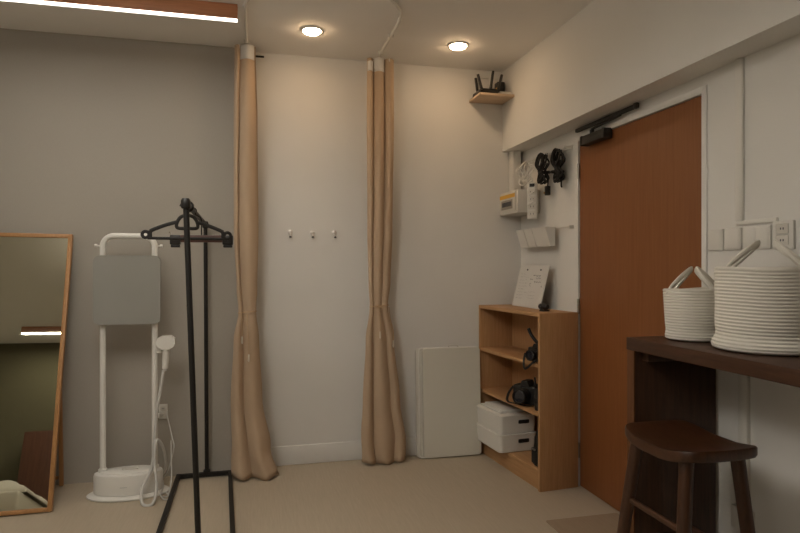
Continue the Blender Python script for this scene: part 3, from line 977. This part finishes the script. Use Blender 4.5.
# hangers (local x across, z up, origin at the bar)
h = thing('clothes_hanger', 'black plastic clothes hanger near the front end of the rack', 'hanger', (RX - .002, 2.76, 1.560), math.radians(4), 'hangers on the rack')
def ch(pts, r, nm='arm', m='black_plastic', n=8, sm=6, closed=False, flat=None):
    return obj(nm, T_(spline(pts, sm, closed), r, n, closed, flat), m, h)
ch([(.0, 0, -.036), (-.002, 0, -.022), (.016, 0, -.012), (.021, 0, .006), (.010, 0, .019), (-.006, 0, .0205), (-.020, 0, .012), (-.026, 0, .0)], .0075, 'hook')
ch([(-.040, 0, -.092), (-.041, 0, -.068), (-.026, 0, -.045), (.0, 0, -.037), (.026, 0, -.045), (.041, 0, -.068), (.040, 0, -.092), (0, 0, -.094)], .0078, 'neck_ring', closed=True)
ch([(-.038, 0, -.066), (-.085, 0, -.080), (-.130, 0, -.098), (-.150, 0, -.108)], .0085)
ch([(.038, 0, -.066), (.085, 0, -.080), (.130, 0, -.098), (.150, 0, -.108)], .0085)
for s in (-1, 1):
    ch([(s * .148, 0, -.106), (s * .150, 0, -.120), (s * .148, 0, -.137)], .0085, 'strap_notch')
    ch([(s * (.168 + .0135 * math.cos(a)), 0, -.123 + .0135 * math.sin(a)) for a in [2 * PI * k / 8 for k in range(8)]], .0070, 'end_loop', closed=True)
ch([(-.160, 0, -.138), (0, 0, -.139), (.160, 0, -.138)], .0068, 'bottom_bar')

h = thing('clip_hanger', 'clip hanger with a brown bar hanging behind the plastic hanger', 'hanger', (RX - .006, 2.98, 1.560), math.radians(-5), 'hangers on the rack')
ch([(.045, 0, -.126), (.045, 0, -.05), (.040, 0, -.028), (.018, 0, -.014), (.022, 0, .006), (.010, 0, .017), (-.006, 0, .0175), (-.019, 0, .010)], .003, 'hook', 'black')
obj('bar', B(-.050, .146, -.009, .009, -.146, -.112, .004), 'dark_brown', h)
for x in (-.072, .166):
    c = obj('clip', B(x - .024, x + .024, -.014, .014, -.158, -.112, .005), 'black_plastic', h)
    obj('jaw', B(x - .020, x + .020, -.011, .011, -.170, -.1585, .003), 'black_rubber', c)
    obj('spring', T_(spline([(x - .02, 0, -.111), (x - .024, 0, -.098), (x - .030, 0, -.103)], 4), .002, 6), 'chrome', c)

# ------------------------------------------------------------------ garment steamer
t = thing('garment_steamer', 'white garment steamer with grey ironing board beside the mirror', 'steamer', (-.702, 3.70, 0))
def ell(rx, ry, z, n=56, cx=0, cy=0, e=1.0):
    return [(cx + rx * math.copysign(abs(math.cos(2 * PI * k / n)) ** e, math.cos(2 * PI * k / n)), cy + ry * math.copysign(abs(math.sin(2 * PI * k / n)) ** e, math.sin(2 * PI * k / n)), z) for k in range(n)]
def loft(rows):
    bm = BM()
    R = [[bm.verts.new(p) for p in row] for row in rows]
    for a, b in zip(R, R[1:]):
        n = len(a)
        for k in range(n):
            bm.faces.new((a[k], a[(k + 1) % n], b[(k + 1) % n], b[k]))
    bm.faces.new(R[0][::-1])
    bm.faces.new(R[-1])
    return bm
obj('base_plate', loft([ell(.214, .118, 0), ell(.220, .124, .004), ell(.220, .124, .010), ell(.206, .112, .018), ell(.19, .10, .0195)]), 'white_plastic', t)
obj('water_tank', loft([ell(.178, .092, .020), ell(.184, .096, .024), ell(.184, .096, .118), ell(.180, .092, .130), ell(.170, .084, .135)]), 'white_plastic', t)
obj('tank_lid', loft([ell(.150, .068, .1355), ell(.150, .068, .139), ell(.146, .064, .141)]), 'white_plastic', t)
obj('lid_handle', B(-.035, .055, -.015, .012, .1415, .150, .004), 'off_white', t)
obj('tank_mark', B(-.028, .010, -.0985, -.093, .068, .072, 0), 'hose', t)
PX, PTOP = .138, 1.475
fr_path = [(-PX, .01, .13)] + [(-PX, .01, .6), (-PX, .01, 1.2), (-PX, .01, PTOP - .06)]
for k in range(1, 8):
    a = PI - PI / 2 * k / 7
    fr_path.append((-PX + .06 + .06 * math.cos(a), .01, PTOP - .06 + .06 * math.sin(a)))
for k in range(0, 8):
    a = PI / 2 - PI / 2 * k / 7
    fr_path.append((PX - .06 + .06 * math.cos(a), .01, PTOP - .06 + .06 * math.sin(a)))
fr_path += [(PX, .01, 1.2), (PX, .01, .6), (PX, .01, .13)]
obj('pole_frame', T_(fr_path, .0165, 14), 'white_metal', t)
for s in (-1, 1):
    obj('collar', lathe(BM(), [(.017, .131), (.024, .131), (.024, .15), (.018, .155)], 18, (s * PX, .01, 0)), 'white_plastic', t)
    kb = BM()
    tube(kb, [(s * PX, .01, 1.418), (s * (PX + .032), .01, 1.418)], .005, 8)
    lathe(kb, [(.001, s * (PX + .030)), (.010, s * (PX + .030)), (.010, s * (PX + .042)), (.001, s * (PX + .044))], 12, (0, .01, 1.418), 'x')
    obj('side_knob', kb, 'white_plastic', t)
for z in (1.29, 1.05):
    obj('board_clamp', B(-PX - .02, PX + .02, -.012, -.0075, z - .02, z + .02, .003), 'white_plastic', t)
bd = prism(BM(), rrect(-.178, .176, .972, 1.362, .036, 6), 'y', -.040, -.0125)
es = [e for e in bd.edges if len(e.link_faces) == 2 and e.calc_face_angle(0) > 1.2]
bmesh.ops.bevel(bd, geom=es, offset=.009, segments=3, affect='EDGES')
obj('ironing_board', bd, 'grey_fabric', t)
hl_ = obj('nozzle_holder', B(PX + .012, PX + .068, -.006, .022, .800, .825, .004), 'white_plastic', t)
obj('holder_fork', T_(spline([(PX + .040, -.045, .822), (PX + .045, -.018, .812), (PX + .068, -.010, .810), (PX + .080, -.018, .812), (PX + .085, -.045, .822)], 5), .005, 8), 'white_plastic', hl_)
nz = BM()
tube(nz, [(PX + .062, -.035, .715), (PX + .064, -.035, .76), (PX + .068, -.036, .83)], [.016, .018, .019], 14)
nzo = obj('steam_nozzle', nz, 'white_plastic', t)
hd = prism(BM(), [(PX + .068 - .042, .838), (PX + .068 - .052, .860), (PX + .068 - .046, .890), (PX + .068 - .022, .903), (PX + .068 + .026, .903), (PX + .068 + .048, .888), (PX + .068 + .052, .860), (PX + .068 + .040, .838), (PX + .068 + .018, .826), (PX + .068 - .018, .826)], 'y', -.062, -.012)
bmesh.ops.bevel(hd, geom=[e for e in hd.edges if e.calc_face_angle(0) > 1.2], offset=.010, segments=3, affect='EDGES')
obj('steam_head', hd, 'white_plastic', nzo)
obj('nozzle_cuff', lathe(BM(), [(.001, .700), (.010, .700), (.013, .716), (.001, .718)], 12, (PX + .062, -.035, 0)), 'hose', nzo)
hose = spline([(PX + .054, -.036, .705), (PX + .040, -.05, .60), (PX + .022, -.06, .48), (PX + .012, -.07, .33), (PX + .0, -.10, .17), (PX - .040, -.150, .08), (PX - .030, -.205, .012), (PX + .022, -.215, .010), (PX + .034, -.150, .08), (PX + .018, -.115, .20), (PX + .025, -.09, .32), (PX + .055, -.05, .26), (PX + .058, .03, .13), (PX + .03, .06, .075)], 8)
obj('steam_hose', T_(hose, .0085, 10), 'hose', t)
cord = spline([(PX + .03, .085, .04), (PX + .07, .02, .11), (PX + .105, .00, .24), (PX + .09, .04, .30), (PX + .055, .12, .40), (PX + .045, .18, .42)], 8)
obj('power_cord', T_(cord, .0035, 8), 'hose', t)
cord = spline([(PX + .09, .0, .29), (PX + .095, -.03, .18), (PX + .100, -.06, .09), (PX + .085, -.10, .006), (PX + .045, -.13, .026), (PX + .075, -.10, .026), (PX + .10, -.13, .006), (PX + .08, -.16, .006), (PX + .05, -.13, .026), (PX + .05, -.02, .03), (PX + .04, .05, .045)], 8)
obj('power_cord', T_(cord, .0035, 8), 'hose', t)
t = thing('wall_socket', 'small white wall socket behind the garment steamer', 'socket', (-.551, 3.95, .405))
obj('plate', B(-.025, .025, -.010, 0, -.045, .045, .003), 'white_plastic', t)
for z in (-.02, .02):
    s2 = obj('outlet', B(-.014, .014, -.0125, -.0101, z - .014, z + .014, .002), 'off_white', t)
    obj('hole', B(-.006, -.003, -.0132, -.0126, z - .004, z + .004, 0), 'ink', s2)
    obj('hole', B(.003, .006, -.0132, -.0126, z - .004, z + .004, 0), 'ink', s2)
obj('plug', B(-.040, -.016, -.032, -.0133, -.034, -.006, .004), 'white_plastic', t)

# ------------------------------------------------------------------ leaning mirror
LEAN = math.atan(.37 / 1.49)
MH = 1.535
t = thing('floor_mirror', 'large wooden framed floor mirror leaning back at the left edge', 'mirror', (-1.045, 3.511, 0), math.radians(2.5))
mm = Matrix.Rotation(math.radians(.7), 4, 'Y') @ Matrix.Rotation(-LEAN, 4, 'X')
MW = .62
def mbox(x0, x1, y0, y1, z0, z1, bev=.002):
    bm = B(x0, x1, y0, y1, z0, z1, bev)
    bm.transform(mm)
    return bm
Z0 = .006
obj('frame_stile', mbox(-.022, 0, 0, .030, Z0, MH), 'mirror_wood', t)
obj('frame_stile', mbox(-MW, -MW + .022, 0, .030, Z0, MH), 'mirror_wood', t)
obj('frame_rail', mbox(-MW + .0221, -.0221, 0, .030, MH - .022, MH), 'mirror_wood', t)
obj('frame_rail', mbox(-MW + .0221, -.0221, 0, .030, Z0, Z0 + .022), 'mirror_wood', t)
obj('glass', mbox(-MW + .0222, -.0222, .008, .012, Z0 + .0222, MH - .0222, 0), 'mirror', t)
obj('backing', mbox(-MW + .0222, -.0222, .0125, .020, Z0 + .0222, MH - .0222, 0), 'brown', t)
# rear stand
top = mm @ Vector((0, .034, 1.15))
for x in (-.045, -MW + .045):
    obj('stand_leg', tube(BM(), [(x, top.y + .008, top.z), (x, .395, .012)], .014, 4), 'mirror_wood', t)
obj('stand_bar', tube(BM(), [(-.06, .388, .06), (-MW + .06, .388, .06)], .011, 4), 'mirror_wood', t)

# ------------------------------------------------------------------ what the mirror shows behind the camera
t = thing('treatment_bed', 'bed with rumpled white cover seen reflected in the mirror', 'bed', (-2.10, .35, 0))
obj('frame', B(-.33, .33, -.75, .75, .27, .34, .01), 'brown', t)
for x in (-.29, .29):
    for y in (-.70, .70):
        obj('leg', B(x - .03, x + .03, y - .03, y + .03, 0, .2695, .004), 'brown', t)
obj('mattress', B(-.34, .34, -.76, .76, .3405, .54, .03, 3), 'linen_white', t)
bm = BM()
g = []
for j in range(41):
    row = []
    for i in range(25):
        x = -.36 + .72 * i / 24
        y = -.55 + 1.15 * j / 40
        ex = min(i, 24 - i) / 5
        ey = min(j, 40 - j) / 7
        e = min(1, ex, ey)
        z = .545 + .12 * (e ** .5) + .05 * noise.noise(Vector((x * 4, y * 3.4, .2))) * e + .02 * noise.noise(Vector((x * 11, y * 9, 1.4))) * e
        row.append(bm.verts.new((x, y, z)))
    g.append(row)
for j in range(40):
    for i in range(24):
        bm.faces.new((g[j][i], g[j][i + 1], g[j + 1][i + 1], g[j + 1][i]))
o = obj('duvet', bm, 'linen_white', t, sharp=180)
sm = o.modifiers.new('thickness', 'SOLIDIFY')
sm.thickness = .004
t = thing('wooden_cabinet', 'brown wooden cabinet seen reflected behind the white bed', 'cabinet', (-1.93, -.72, 0), 0)
obj('carcass', B(-.25, .55, -.21, .15, .06, 1.46, .004), 'brown', t)
for x0, x1 in ((-.248, .148), (.152, .548)):
    d = obj('cabinet_door', B(x0, x1, .1505, .168, .08, 1.445, .003), 'brown', t)
    xx = .12 if x0 < 0 else .18
    obj('knob', lathe(BM(), [(.001, -.022), (.011, -.020), (.012, -.012), (.006, -.006), (.006, .0), (.001, .0)], 14, (xx, .1685, .8), 'y'), 'dull_metal', d)
obj('base', B(-.24, .54, -.20, .13, 0, .0595, .002), 'brown', t)
